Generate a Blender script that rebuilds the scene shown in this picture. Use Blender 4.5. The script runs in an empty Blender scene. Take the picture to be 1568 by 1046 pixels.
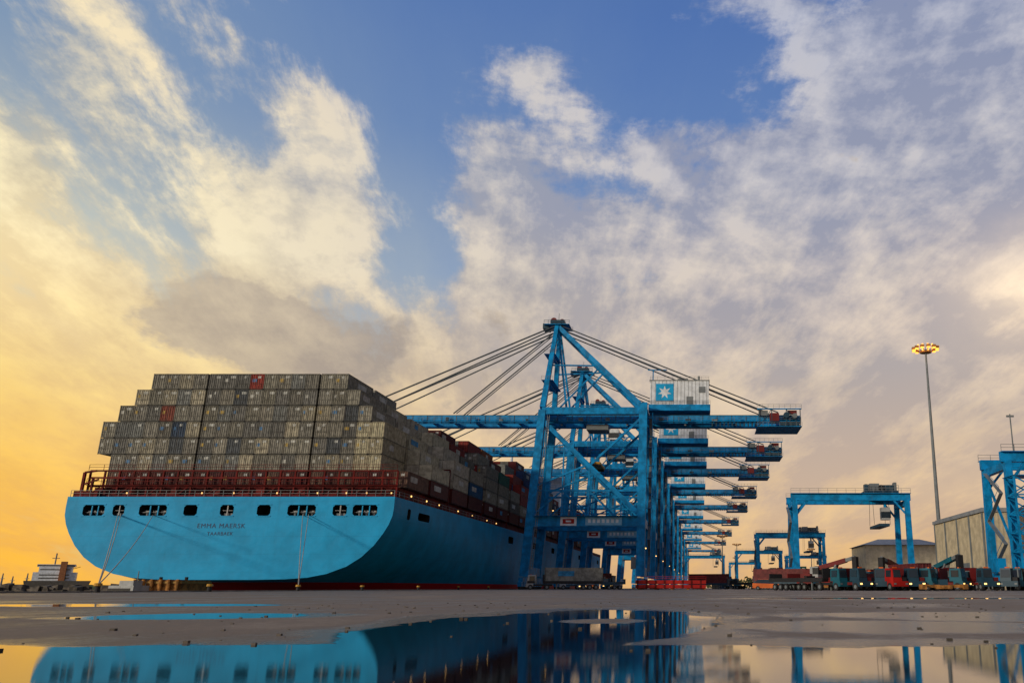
import bpy, math, random, bmesh
from mathutils import Vector
random.seed(7)
D=bpy.data
scene=bpy.context.scene
scene.view_settings.view_transform='Standard'
try: scene.view_settings.look='None'
except Exception: pass
scene.view_settings.exposure=0

# ---------------------------------------------------------------- node helpers
class NT:
    def __init__(s,tree): s.t=tree
    def n(s,typ,**kw):
        nd=s.t.nodes.new(typ)
        for k,v in kw.items(): setattr(nd,k,v)
        return nd
    def link(s,a,b): s.t.links.new(a,b)
    def put(s,sock,v):
        if isinstance(v,bpy.types.NodeSocket): s.link(v,sock)
        else:
            if isinstance(v,(tuple,list)) and len(v)==3 and sock.type=='RGBA': v=(*v,1)
            sock.default_value=v
    def m(s,op,a,b=None,c=None,clamp=False):
        nd=s.n('ShaderNodeMath',operation=op,use_clamp=clamp)
        s.put(nd.inputs[0],a)
        if b is not None: s.put(nd.inputs[1],b)
        if c is not None: s.put(nd.inputs[2],c)
        return nd.outputs[0]
    def smooth(s,v,a,b,lo=0.0,hi=1.0):
        nd=s.n('ShaderNodeMapRange',interpolation_type='SMOOTHSTEP')
        s.put(nd.inputs[0],v); s.put(nd.inputs[1],a); s.put(nd.inputs[2],b); s.put(nd.inputs[3],lo); s.put(nd.inputs[4],hi)
        return nd.outputs[0]
    def mix(s,f,a,b,mode='MIX'):
        nd=s.n('ShaderNodeMix',data_type='RGBA',blend_type=mode)
        s.put(nd.inputs[0],f); s.put(nd.inputs[6],a); s.put(nd.inputs[7],b)
        return nd.outputs[2]
    def ramp(s,v,stops):
        nd=s.n('ShaderNodeValToRGB'); cr=nd.color_ramp
        while len(cr.elements)>1: cr.elements.remove(cr.elements[-1])
        cr.elements[0].position=stops[0][0]; cr.elements[0].color=(*stops[0][1],1)
        for p,c in stops[1:]:
            e=cr.elements.new(p); e.color=(*c,1)
        s.put(nd.inputs[0],v); return nd.outputs[0]
    def comb(s,x,y,z=0.0):
        nd=s.n('ShaderNodeCombineXYZ'); s.put(nd.inputs[0],x); s.put(nd.inputs[1],y); s.put(nd.inputs[2],z); return nd.outputs[0]
    def noise(s,vec,scale,detail=4,rough=.5,dist=0.0,out=0):
        nd=s.n('ShaderNodeTexNoise'); s.put(nd.inputs['Vector'],vec)
        nd.inputs['Scale'].default_value=scale; nd.inputs['Detail'].default_value=detail
        nd.inputs['Roughness'].default_value=rough; nd.inputs['Distortion'].default_value=dist
        return nd.outputs[out]
    def gauss(s,A,E,a,e,sa,se):
        p=s.m('DIVIDE',s.m('SUBTRACT',A,a),sa); q=s.m('DIVIDE',s.m('SUBTRACT',E,e),se)
        r=s.m('ADD',s.m('MULTIPLY',p,p),s.m('MULTIPLY',q,q))
        return s.m('EXPONENT',s.m('MULTIPLY',r,-1.0))

# ---------------------------------------------------------------- world
SUN_AZ=math.radians(-138); SUN_EL=math.radians(14)
w=D.worlds.new("World"); scene.world=w; w.use_nodes=True
T=NT(w.node_tree); w.node_tree.nodes.clear()
tc=T.n('ShaderNodeTexCoord'); sp=T.n('ShaderNodeSeparateXYZ'); T.link(tc.outputs['Generated'],sp.inputs[0])
x,y,z=sp.outputs
A=T.m('ARCTAN2',x,y)
r=T.m('SQRT',T.m('ADD',T.m('MULTIPLY',x,x),T.m('MULTIPLY',y,y)))
E=T.m('DIVIDE',T.m('MAXIMUM',z,0.0),T.m('MAXIMUM',r,0.08))
zz=T.m('ADD',T.m('MAXIMUM',z,0.0),0.20)
px=T.m('DIVIDE',x,zz); py=T.m('DIVIDE',y,zz)
a=-0.20
q=T.m('SUBTRACT',T.m('MULTIPLY',px,math.cos(a)),T.m('MULTIPLY',py,math.sin(a)))
t=T.m('ADD',T.m('MULTIPLY',px,math.sin(a)),T.m('MULTIPLY',py,math.cos(a)))
streak=T.noise(T.comb(q,T.m('MULTIPLY',t,.34),5.4),4.4,10,.66,.12)
puff=T.noise(T.comb(A,T.m('MULTIPLY',E,1.35),7.7),6.5,10,.63,.1)
puff2=T.noise(T.comb(T.m('SUBTRACT',A,.024),T.m('MULTIPLY',T.m('SUBTRACT',E,.020),1.35),7.7),6.5,8,.60,.1)
veil=T.noise(T.comb(q,T.m('MULTIPLY',t,.5),1.3),1.5,4,.5,.2)
g=lambda a_,e_,sa,se,k: T.m('MULTIPLY',T.gauss(A,E,a_,e_,sa,se),k)
bias=0.03
for args in [(-.43,.70,.11,.13,-.15),(-.19,.78,.17,.11,-.20),(-.08,.625,.09,.06,-.15),(-.365,.52,.045,.13,-.16),(-.02,.70,.08,.05,-.08),
             (-.325,.39,.04,.08,-.15),(-.575,.46,.055,.13,-.09),(-.64,.66,.10,.1,-.06),(-.80,.60,.06,.1,-.04),(-.23,.46,.09,.11,.10),(-.46,.47,.04,.12,.09),
             (-.70,.50,.05,.14,.08),(-.72,.25,.3,.10,.12),(.15,.28,.4,.20,.16),(-.3,.12,1.0,.12,.14),(.30,.62,.19,.2,.12),(.08,.50,.16,.09,.06),(.3,.45,.2,.15,.08)]:
    bias=T.m('ADD',bias,g(*args))
kL=T.smooth(A,-.2,-.5,.36,.76)
base_d=T.m('ADD',T.m('MULTIPLY',streak,kL),T.m('MULTIPLY',puff,T.m('SUBTRACT',1.0,kL)))
dens=T.m('ADD',base_d,bias)
alpha=T.smooth(dens,.452,.585)
rk=T.smooth(E,.10,.45,1.6,4.0)
relief=T.m('MULTIPLY',T.m('SUBTRACT',puff,puff2),rk)
LF=T.m('EXPONENT',T.m('MULTIPLY',T.m('POWER',T.m('ABSOLUTE',T.m('DIVIDE',T.m('ADD',A,.90),.50)),2.0),-1.0))
LF=T.m('ADD',LF,T.m('MULTIPLY',T.m('SUBTRACT',streak,.5),.55),clamp=True)
lit=T.m('ADD',T.m('ADD',relief,T.smooth(streak,.36,.64,-.05,.72)),T.smooth(veil,.35,.65,-.16,.28),clamp=True)
rl=T.ramp(E,[(0,(.80,.47,.18)),(.08,(.80,.56,.32)),(.2,(.75,.60,.46)),(.35,(.68,.59,.53)),(.5,(.57,.55,.58)),(.75,(.48,.50,.60)),(1,(.42,.45,.55))])
rd=T.ramp(E,[(0,(.66,.41,.21)),(.1,(.60,.44,.32)),(.25,(.43,.385,.38)),(.45,(.31,.33,.43)),(.75,(.245,.29,.44)),(1,(.24,.28,.42))])
ll=T.ramp(E,[(0,(.95,.46,.03)),(.08,(1,.56,.06)),(.2,(1,.73,.24)),(.35,(1,.88,.56)),(.55,(1,.83,.52)),(.8,(.86,.73,.50)),(1,(.6,.6,.6))])
ld=T.ramp(E,[(0,(.86,.38,.03)),(.1,(.88,.48,.07)),(.2,(.84,.57,.20)),(.35,(.72,.60,.37)),(.5,(.38,.42,.44)),(.8,(.24,.32,.46)),(1,(.22,.3,.44))])
cl=T.mix(LF,rl,ll); cd=T.mix(LF,rd,ld)
cloud=T.mix(lit,cd,cl)
bank=T.smooth(T.m('ADD',T.gauss(A,E,-.45,.265,.15,.06),T.m('MULTIPLY',T.m('SUBTRACT',puff,.5),2.2)),.40,.60)
cloud=T.mix(T.m('MULTIPLY',bank,.75),cloud,T.mix(lit,(.35,.30,.27),(.50,.42,.34)))
clearR=T.ramp(E,[(0,(.70,.50,.28)),(.2,(.52,.50,.48)),(.36,(.24,.34,.54)),(.52,(.125,.23,.49)),(.75,(.082,.175,.45)),(1,(.07,.15,.4))])
clearL=T.ramp(E,[(0,(.9,.50,.06)),(.2,(.82,.64,.28)),(.36,(.50,.54,.48)),(.55,(.25,.35,.49)),(.8,(.15,.26,.48)),(1,(.1,.2,.4))])
clear=T.mix(LF,clearR,clearL)
def x10(c): 
    nd=T.n('ShaderNodeVectorMath',operation='SCALE'); T.link(c,nd.inputs[0]); nd.inputs['Scale'].default_value=10.0; return nd.outputs[0]
sky=T.n('ShaderNodeTexSky',sky_type='NISHITA'); sky.sun_disc=False
sky.sun_elevation=SUN_EL; sky.sun_rotation=SUN_AZ; sky.dust_density=1.5
clear10=T.mix(.10,x10(clear),sky.outputs[0])
col=T.mix(alpha,clear10,x10(cloud))
def addglow(col,gs,c):
    nd=T.n('ShaderNodeVectorMath',operation='SCALE'); nd.inputs[0].default_value=c; T.link(gs,nd.inputs['Scale'])
    return T.mix(1.0,col,nd.outputs[0],'ADD')
wob=T.m('ADD',E,T.m('MULTIPLY',T.m('SUBTRACT',puff,.5),.12))
col=addglow(col,T.gauss(A,wob,.41,.345,.075,.045),(5.0,3.8,1.9))
col=addglow(col,T.gauss(A,wob,.44,.33,.16,.09),(2.0,1.2,.35))
col=addglow(col,T.gauss(A,E,-.74,.30,.20,.10),(1.8,1.4,.6))
col=addglow(col,T.gauss(A,E,-.80,.04,.30,.10),(1.2,.7,.0))
away=T.m('MULTIPLY',T.smooth(A,.7,1.3),T.smooth(A,2.9,2.3))
nd=T.n('ShaderNodeVectorMath',operation='SCALE'); T.link(col,nd.inputs[0]); T.link(T.m('SUBTRACT',1.0,T.m('MULTIPLY',away,.80)),nd.inputs['Scale']); col=nd.outputs[0]
bg=T.n('ShaderNodeBackground'); T.link(col,bg.inputs[0]); bg.inputs[1].default_value=.1
wo=T.n('ShaderNodeOutputWorld'); T.link(bg.outputs[0],wo.inputs[0])

sl=D.lights.new("sun","SUN"); sl.energy=2.0; sl.angle=math.radians(4); sl.color=(1,.87,.66)
so=D.objects.new("sun",sl); scene.collection.objects.link(so)
sd=Vector((math.sin(SUN_AZ)*math.cos(SUN_EL),math.cos(SUN_AZ)*math.cos(SUN_EL),math.sin(SUN_EL)))
so.rotation_euler=sd.to_track_quat('Z','Y').to_euler()

# ---------------------------------------------------------------- materials
def mat(name,color,rough=.5,metal=0.0,var=.15,scale=.6,streaks=0.0,attr=False,emit=None,bump=0.0,spec=.3):
    m=D.materials.new(name); m.use_nodes=True; t=NT(m.node_tree); b=m.node_tree.nodes['Principled BSDF']
    geo=t.n('ShaderNodeNewGeometry'); pos=geo.outputs['Position']
    if attr:
        at=t.n('ShaderNodeAttribute'); at.attribute_name='Col'; base=at.outputs['Color']
    else: base=(*color,1)
    n1=t.noise(pos,scale,6,.6)
    f=t.smooth(n1,.35,.65,1-var,1+var)
    c=t.mix(1.0,base,t.comb(f,f,f),'MULTIPLY')
    if streaks>0:
        mp=t.n('ShaderNodeMapping'); t.link(pos,mp.inputs[0]); mp.inputs['Scale'].default_value=(1.6,1.6,.12)
        s=t.smooth(t.noise(mp.outputs[0],1.0,6,.65),.56,.75)
        c=t.mix(t.m('MULTIPLY',s,streaks),c,(.10,.045,.025))
    t.link(c,b.inputs['Base Color'])
    b.inputs['Roughness'].default_value=rough; b.inputs['Metallic'].default_value=metal
    b.inputs['Specular IOR Level'].default_value=spec
    if emit: 
        b.inputs['Emission Color'].default_value=(*emit[0],1); b.inputs['Emission Strength'].default_value=emit[1]
    if bump:
        bp=t.n('ShaderNodeBump'); bp.inputs['Strength'].default_value=bump; bp.inputs['Distance'].default_value=.05
        t.link(t.noise(pos,scale*4,5),bp.inputs['Height']); t.link(bp.outputs[0],b.inputs['Normal'])
    return m
BLUE=mat('crane_blue_paint',(.002,.205,.47),.5,streaks=.2,var=.3,spec=.15)
DBLUE=mat('crane_dark_steel',(.015,.05,.08),.5)
WHITE=mat('white_paint',(.66,.70,.74),.4,streaks=.1)
DWHITE=mat('dirty_white_paint',(.34,.35,.35),.5,streaks=.3)
GREY=mat('grey_steel',(.16,.18,.19),.5)
DARK=mat('dark_rubber',(.02,.02,.022),.7)
RED=mat('red_paint',(.36,.015,.012),.5,spec=.15)
MAROON=mat('lashing_bridge_paint',(.115,.008,.007),.6,var=.4,spec=.1)
YEL=mat('yellow_paint',(.42,.22,.02),.5)
CABLE=mat('cable_steel',(.03,.045,.06),.5)
CONT=mat('container_paint',(1,1,1),.6,attr=True,var=.28,scale=1.3,streaks=.35,spec=.2)
LOGO=mat('logo_blue',(.01,.32,.62),.5,spec=.15)
CREAM=mat('cream_cladding',(.50,.43,.30),.55,streaks=.15)
ROOF=mat('roof_sheet',(.25,.26,.27),.5)
GLASS=mat('glass',(.02,.03,.04),.08,spec=.5)
LAMPW=mat('warm_lamp',(1,.7,.3),.5,emit=((1,.55,.16),2.5))
LAMPO=mat('sodium_lamp',(1,.45,.08),.5,emit=((1,.36,.05),2.6))
LAMPH=mat('lamp_housing',(.45,.20,.05),.6)
ROPE=mat('rope',(.35,.33,.28),.8)
ROCK=mat('rock',(.10,.085,.07),.9,var=.5,scale=.4,bump=.6)
RUST=mat('rusty_steel',(.30,.13,.03),.8,var=.5,scale=1.2)
NAVY=mat('lettering_navy',(.003,.04,.12),.5)
CONC=mat('concrete',(.25,.23,.20),.8,bump=.3,var=.3)
LEAF=mat('foliage',(.05,.07,.03),.8,var=.5)
TEAL=mat('teal_paint',(.01,.10,.14),.5)
ORANGE=mat('orange_paint',(.6,.12,.015),.5)
DKRED=mat('dark_red_paint',(.14,.013,.013),.5)
SIGN=mat('sign_board',(.18,.42,.60),.5)

HULL=D.materials.new('hull_paint'); HULL.use_nodes=True
t=NT(HULL.node_tree); b=HULL.node_tree.nodes['Principled BSDF']
geo=t.n('ShaderNodeNewGeometry'); s3=t.n('ShaderNodeSeparateXYZ'); t.link(geo.outputs['Position'],s3.inputs[0])
n=t.noise(geo.outputs['Position'],.25,6,.6); f=t.smooth(n,.3,.7,.84,1.12)
mp=t.n('ShaderNodeMapping'); t.link(geo.outputs['Position'],mp.inputs[0]); mp.inputs['Scale'].default_value=(.9,.9,.06)
stk=t.smooth(t.noise(mp.outputs[0],1.0,8,.7),.55,.8)
blue=t.mix(1.0,(.006,.31,.60),t.comb(f,f,f),'MULTIPLY')
blue=t.mix(t.m('MULTIPLY',stk,.4),blue,(.010,.15,.26))
seam=t.m('LESS_THAN',t.m('FRACT',t.m('DIVIDE',s3.outputs[2],2.9)),.018)
blue=t.mix(t.m('MULTIPLY',seam,.3),blue,(.003,.12,.25))
red=t.mix(stk,(.62,.008,.02),(.35,.04,.03))
isr=t.m('LESS_THAN',s3.outputs[2],1.28)
t.link(t.mix(isr,blue,red),b.inputs['Base Color']); b.inputs['Roughness'].default_value=.5
b.inputs['Specular IOR Level'].default_value=.15
bp=t.n('ShaderNodeBump'); bp.inputs['Strength'].default_value=.3; bp.inputs['Distance'].default_value=.2
t.link(t.noise(geo.outputs['Position'],.5,3),bp.inputs['Height']); t.link(bp.outputs[0],b.inputs['Normal'])
HDARK=mat('mooring_recess_shade',(.015,.02,.025),.8)  # shade inside the mooring openings, painted as a near-black base colour

# ---------------------------------------------------------------- mesh builder
class MB:
    def __init__(s): s.v=[];s.f=[];s.m=[];s.c=[];s.mats=[]
    def mi(s,m):
        if m not in s.mats: s.mats.append(m)
        return s.mats.index(m)
    def quad8(s,vs,m,col=None):
        b=len(s.v); s.v+= [tuple(p) for p in vs]; k=s.mi(m)
        for f in ((0,3,2,1),(4,5,6,7),(0,1,5,4),(1,2,6,5),(2,3,7,6),(3,0,4,7)):
            s.f.append(tuple(b+i for i in f)); s.m.append(k); s.c.append(col or (1,1,1))
    def box(s,x0,x1,y0,y1,z0,z1,m,col=None):
        s.quad8([(x0,y0,z0),(x1,y0,z0),(x1,y1,z0),(x0,y1,z0),(x0,y0,z1),(x1,y0,z1),(x1,y1,z1),(x0,y1,z1)],m,col)
    def beam(s,p,q,w,h,m,col=None,w2=None,h2=None):
        p=Vector(p);q=Vector(q);d=(q-p).normalized()
        up=Vector((0,0,1)) if abs(d.z)<.95 else Vector((0,1,0))
        r=d.cross(up).normalized();u=r.cross(d)
        w2=w if w2 is None else w2; h2=h if h2 is None else h2
        def ring(o,w,h): return [o-r*w/2-u*h/2,o+r*w/2-u*h/2,o+r*w/2+u*h/2,o-r*w/2+u*h/2]
        s.quad8(ring(p,w,h)+ring(q,w2,h2),m,col)
    def cyl(s,p,q,r,m,n=8,r2=None,col=None):
        p=Vector(p);q=Vector(q);d=(q-p).normalized(); r2=r if r2 is None else r2
        up=Vector((0,0,1)) if abs(d.z)<.95 else Vector((1,0,0))
        a_=d.cross(up).normalized();c_=a_.cross(d); b=len(s.v);k=s.mi(m)
        for o,rr in ((p,r),(q,r2)):
            for i in range(n):
                th=2*math.pi*i/n; s.v.append(tuple(o+a_*math.cos(th)*rr+c_*math.sin(th)*rr))
        for i in range(n):
            j=(i+1)%n; s.f.append((b+i,b+j,b+n+j,b+n+i)); s.m.append(k); s.c.append(col or (1,1,1))
        s.f.append(tuple(b+i for i in range(n))[::-1]);s.m.append(k);s.c.append(col or (1,1,1))
        s.f.append(tuple(b+n+i for i in range(n)));s.m.append(k);s.c.append(col or (1,1,1))
    def rail(s,p,q,m,h=1.1,step=2.5,w=.07):
        p=Vector(p);q=Vector(q);L=(q-p).length;n=max(1,int(L/step))
        for k in (h,h*.55): s.beam(p+Vector((0,0,k)),q+Vector((0,0,k)),w,w,m)
        for i in range(n+1):
            o=p.lerp(q,i/n); s.box(o.x-w/2,o.x+w/2,o.y-w/2,o.y+w/2,o.z,o.z+h,m)
    def mesh(s,name):
        me=D.meshes.new(name); me.from_pydata(s.v,[],s.f); 
        for m in s.mats: me.materials.append(m)
        me.polygons.foreach_set('material_index',s.m)
        ca=me.color_attributes.new('Col','FLOAT_COLOR','CORNER')
        buf=[]
        for f,c in zip(s.f,s.c): buf+= [c[0],c[1],c[2],1.0]*len(f)
        ca.data.foreach_set('color',buf); me.update(); return me
    def obj(s,name,parent=None,loc=None):
        return put(name,s.mesh(name),parent,loc)
def put(name,me,parent=None,loc=None,rz=0.0):
    o=D.objects.new(name,me); scene.collection.objects.link(o)
    if parent: o.parent=parent
    if loc: o.location=loc
    o.rotation_euler[2]=rz
    return o
def empty(name,loc=(0,0,0)):
    e=D.objects.new(name,None); scene.collection.objects.link(e); e.location=loc; e.empty_display_size=1; return e

# ---------------------------------------------------------------- camera
cam=D.cameras.new('camera'); co=D.objects.new('camera',cam); scene.collection.objects.link(co)
co.location=(0,0,.35); co.rotation_euler=(math.radians(90+16.17),0,0)
cam.lens=29.85; cam.sensor_width=36; cam.shift_x=-.1824; cam.clip_end=20000; cam.clip_start=.05
scene.camera=co

# ---------------------------------------------------------------- ground (quay) and sea
QX=-48.5
G=D.materials.new('wet_concrete'); G.use_nodes=True
t=NT(G.node_tree); b=G.node_tree.nodes['Principled BSDF']
geo=t.n('ShaderNodeNewGeometry'); P=geo.outputs['Position']; s3=t.n('ShaderNodeSeparateXYZ'); t.link(P,s3.inputs[0]); gx,gy,gz=s3.outputs
edge=t.noise(t.comb(t.m('MULTIPLY',gx,.45),t.m('MULTIPLY',gy,.35)),1.0,6,.6)
edge=t.m('SUBTRACT',edge,.5)
def ell(cx,cy,rx,ry):
    p=t.m('DIVIDE',t.m('SUBTRACT',gx,cx),rx); q=t.m('DIVIDE',t.m('SUBTRACT',gy,cy),ry)
    return t.m('SUBTRACT',1.0,t.m('SQRT',t.m('ADD',t.m('MULTIPLY',p,p),t.m('MULTIPLY',q,q))))
fld=t.m('DIVIDE',t.m('SUBTRACT',5.85,gy),2.8)
for e in [(-1.35,9.8,1.6,5.0),(-6.6,11.6,1.5,1.4),(-10.2,10.2,1.6,1.8),(-12,19,3,1.6),(7,31,5,2)]:
    fld=t.m('MAXIMUM',fld,ell(*e))
isl=t.m('MULTIPLY',t.m('MAXIMUM',ell(-1.1,9.9,.7,1.1),0.0),2.2)
fld=t.m('SUBTRACT',fld,isl)
big=t.noise(t.comb(t.m('MULTIPLY',gx,.14),t.m('MULTIPLY',gy,.06),4),1.0,6,.65)
fld2=t.m('ADD',fld,t.m('MULTIPLY',edge,.9))
pud=t.smooth(fld2,-.02,.05)
dampx=t.m('MAXIMUM',ell(1.9,8.6,1.4,1.3),ell(4.0,11.5,2.2,1.6))
damp=t.smooth(t.m('ADD',t.m('MAXIMUM',fld2,t.m('ADD',dampx,t.m('MULTIPLY',edge,.9))),t.m('MULTIPLY',t.m('SUBTRACT',big,.45),3.6)),-.25,.15)
cn=t.noise(t.comb(t.m('MULTIPLY',gx,1.0),t.m('MULTIPLY',gy,.35),0),.55,10,.72); cn2=t.noise(P,9,7,.8); cn3=t.noise(t.comb(t.m('MULTIPLY',gx,.3),t.m('MULTIPLY',gy,.3),2),.5,8,.70)
tone=t.m('ADD',t.m('MULTIPLY',cn,.40),t.m('ADD',t.m('MULTIPLY',cn2,.28),t.m('MULTIPLY',cn3,.32)))
dry=t.ramp(tone,[(.40,(.05,.030,.020)),(.47,(.12,.083,.060)),(.52,(.21,.155,.115)),(.60,(.34,.27,.21))])
wetc=t.mix(1.0,dry,(.26,.24,.26),'MULTIPLY')
c=t.mix(damp,dry,wetc); c=t.mix(pud,c,(.010,.012,.014))
t.link(c,b.inputs['Base Color'])
rg=t.smooth(tone,.42,.57,.26,.75)
rr=t.n('ShaderNodeMix',data_type='FLOAT'); t.put(rr.inputs[0],damp); t.put(rr.inputs[2],rg); t.put(rr.inputs[3],.19)
r2=t.n('ShaderNodeMix',data_type='FLOAT'); t.put(r2.inputs[0],pud); t.put(r2.inputs[2],rr.outputs[0]); t.put(r2.inputs[3],.018)
t.link(r2.outputs[0],b.inputs['Roughness'])
b.inputs['IOR'].default_value=1.45
t.put(b.inputs['Specular IOR Level'],t.m('MAXIMUM',t.smooth(tone,.42,.56,.34,.12),t.m('MAXIMUM',t.m('MULTIPLY',damp,.42),t.m('MULTIPLY',pud,.5))))
bp=t.n('ShaderNodeBump'); bp.inputs['Distance'].default_value=.030
t.put(bp.inputs['Strength'],t.m('ADD',t.m('MULTIPLY',t.m('SUBTRACT',1.0,pud),t.m('SUBTRACT',.9,t.m('MULTIPLY',damp,.5))),.006)); t.link(t.noise(P,5,10,.75),bp.inputs['Height']); t.link(bp.outputs[0],b.inputs['Normal'])

gm=MB(); k=gm.mi(G); kc=gm.mi(CONC)
gm.v=[(QX,-60,0),(5000,-60,0),(5000,6000,0),(QX,6000,0),(QX,-60,-12),(QX,6000,-12),(5000,-60,-12)]
gm.f=[(0,1,2,3),(0,3,5,4),(0,4,6,1)]; gm.m=[k,kc,kc]; gm.c=[(1,1,1)]*3
ground=gm.obj('quay_ground')
SEA=D.materials.new('sea_water'); SEA.use_nodes=True
t=NT(SEA.node_tree); b=SEA.node_tree.nodes['Principled BSDF']
b.inputs['Base Color'].default_value=(.03,.045,.04,1); b.inputs['Roughness'].default_value=.12; b.inputs['IOR'].default_value=1.33
geo=t.n('ShaderNodeNewGeometry'); bp=t.n('ShaderNodeBump'); bp.inputs['Strength'].default_value=.5; bp.inputs['Distance'].default_value=.3
t.link(t.noise(geo.outputs['Position'],.35,6,.6),bp.inputs['Height']); t.link(bp.outputs[0],b.inputs['Normal'])
sm=MB(); sm.mi(SEA); sm.v=[(-9000,-2000,-3),(QX-.001,-2000,-3),(QX-.001,9000,-3),(-9000,9000,-3)]; sm.f=[(0,1,2,3)]; sm.m=[0]; sm.c=[(1,1,1)]
sm.obj('sea_water')
qm=MB()
qm.box(QX-.02,QX+.5,40,900,.004,.12,CONC)
qm.obj('quay_kerb')
fm=MB()
for i in range(45):
    yy=60+i*16
    fm.cyl((QX-.75,yy,-2.6),(QX-.75,yy,-.3),.7,DARK,10)
fm.obj('quay_fenders')
rm=MB()
for xx in (-44.8,-15):
    rm.box(xx-.06,xx+.06,150,900,.0,.03,GREY)
    rm.box(xx-.35,xx-.30,150,900,.0,.012,YEL)
rm.obj('crane_rails')
lm=MB()
for xx in (-38,-32,-26,-20): lm.box(xx,xx+.15,120,900,.002,.006,WHITE)
lm.obj('lane_markings')
def bollard(m,xx,yy):
    m.cyl((xx,yy,0),(xx,yy,.5),.22,DARK,12,r2=.18); m.cyl((xx,yy,.5),(xx,yy,.72),.32,YEL,12,r2=.26)
bmesh_b=MB(); bollard(bmesh_b,0,0); me=bmesh_b.mesh('mooring_bollard')
for yy in (70,86,105,125,150,175,200,250,275,300): put('mooring_bollard',me,None,(-47.6,yy,.004))

# ---------------------------------------------------------------- container ship
ship=empty('container_ship',(-79.5,147,0))
def sub(o): 
    o.parent=ship; o.matrix_parent_inverse=ship.matrix_world.inverted(); return o
bpy.context.view_layer.update()
S=[(28,15.35),(28.0,13.4),(27.9,12.2),(27.4,10.7),(26.6,9.2),(25.2,7.2),(23.3,5.3),(21,3.8),(17.8,2.6),(14.6,2.0),(11,1.75),(5.5,1.65),(0,1.65)]
Mp=[(28.9,15.35),(28.9,12.5),(28.9,10),(28.9,8),(28.9,6),(28.9,4),(28.9,2),(28.9,0),(28.9,-4),(28.9,-8),(28,-13),(22,-16),(0,-16)]
st=[147,149,152,156,161,167,175,185,197,210,225,250,300,380,450,480,500,515,528,538,544]
hv=[];hf=[]
N=len(S)
for Y in st:
    s=min(1,(Y-147)/120); k=1-(1-s)**1.5
    bw=1.0 if Y<450 else max(.02,1-((Y-450)/94)**1.8)
    rise=0 if Y<450 else ((Y-450)/94)**1.5*6
    cx=-80+.5*min(1,(Y-147)/60)
    half=[(S[i][0]*(1-k)+Mp[i][0]*k, S[i][1]*(1-k)+Mp[i][1]*k) for i in range(N)]
    zt=lambda z_:z_+rise*max(0,(z_+3)/18) 
    ring=[(cx+hx*bw,Y,zt(hz)) for hx,hz in half]+[(cx-hx*bw,Y,zt(hz)) for hx,hz in half[-2::-1]]
    hv+=ring
R=2*N-1
for i in range(len(st)-1):
    for j in range(R):
        j2=(j+1)%R
        hf.append((i*R+j,i*R+j2,(i+1)*R+j2,(i+1)*R+j))
hf.append(tuple(range(R))[::-1]); hf.append(tuple((len(st)-1)*R+j for j in range(R)))
me=D.meshes.new('hull'); me.from_pydata(hv,[],hf); me.materials.append(HULL); me.materials.append(HDARK)
bm=bmesh.new(); bm.from_mesh(me); bmesh.ops.recalc_face_normals(bm,faces=bm.faces); bm.to_mesh(me); bm.free()
hull=D.objects.new('hull',me); scene.collection.objects.link(hull)
cut=MB()
def prism(m,x0,x1,y0,y1,z0,z1,ch,ax='y'):
    pts=[(x0+ch,z0),(x1-ch,z0),(x1,z0+ch),(x1,z1-ch),(x1-ch,z1),(x0+ch,z1),(x0,z1-ch),(x0,z0+ch)]
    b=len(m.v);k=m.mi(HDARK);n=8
    for yy in (y0,y1):
        for p in pts: m.v.append((p[0],yy,p[1]) if ax=='y' else (yy,p[0],p[1]))
    for i in range(n):
        j=(i+1)%n; m.f.append((b+i,b+j,b+n+j,b+n+i)); m.m.append(k); m.c.append((1,1,1))
    m.f.append(tuple(b+i for i in range(n))[::-1]);m.m.append(k);m.c.append((1,1,1))
    m.f.append(tuple(b+n+i for i in range(n)));m.m.append(k);m.c.append((1,1,1))
wins=[(-105,-101.3),(-99.9,-97.9),(-95.4,-90.7),(-87.8,-85.5),(-81.6,-79.3),(-75.3,-73),(-70.1,-65.3),(-62.4,-60),(-59,-54.8)]
for x0,x1 in wins: prism(cut,x0,x1,145,150.5,12.15,13.95,.35)
prism(cut,153.8,155.4,-55,-49,12.0,13.9,.3,'x'); prism(cut,159.5,166,-55,-49,12.3,13.7,.35,'x')
for k_ in range(8): prism(cut,232+k_*34,238+k_*34,-53,-49,11.8,13.6,.35,'x')
cme=cut.mesh('cut'); bm=bmesh.new(); bm.from_mesh(cme); bmesh.ops.recalc_face_normals(bm,faces=bm.faces); bm.to_mesh(cme); bm.free()
cobj=D.objects.new('cutter',cme); scene.collection.objects.link(cobj)
md=hull.modifiers.new('b','BOOLEAN'); md.operation='DIFFERENCE'; md.object=cobj; md.solver='EXACT'
try: md.material_mode='TRANSFER'
except Exception: pass
dg=bpy.context.evaluated_depsgraph_get(); dg.update()
nm=D.meshes.new_from_object(hull.evaluated_get(dg)); hull.modifiers.clear(); hull.data=nm
D.objects.remove(cobj)
for p in nm.polygons: p.use_smooth=True
nm.set_sharp_from_angle(angle=math.radians(28))
sub(hull)
d=MB()
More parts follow.
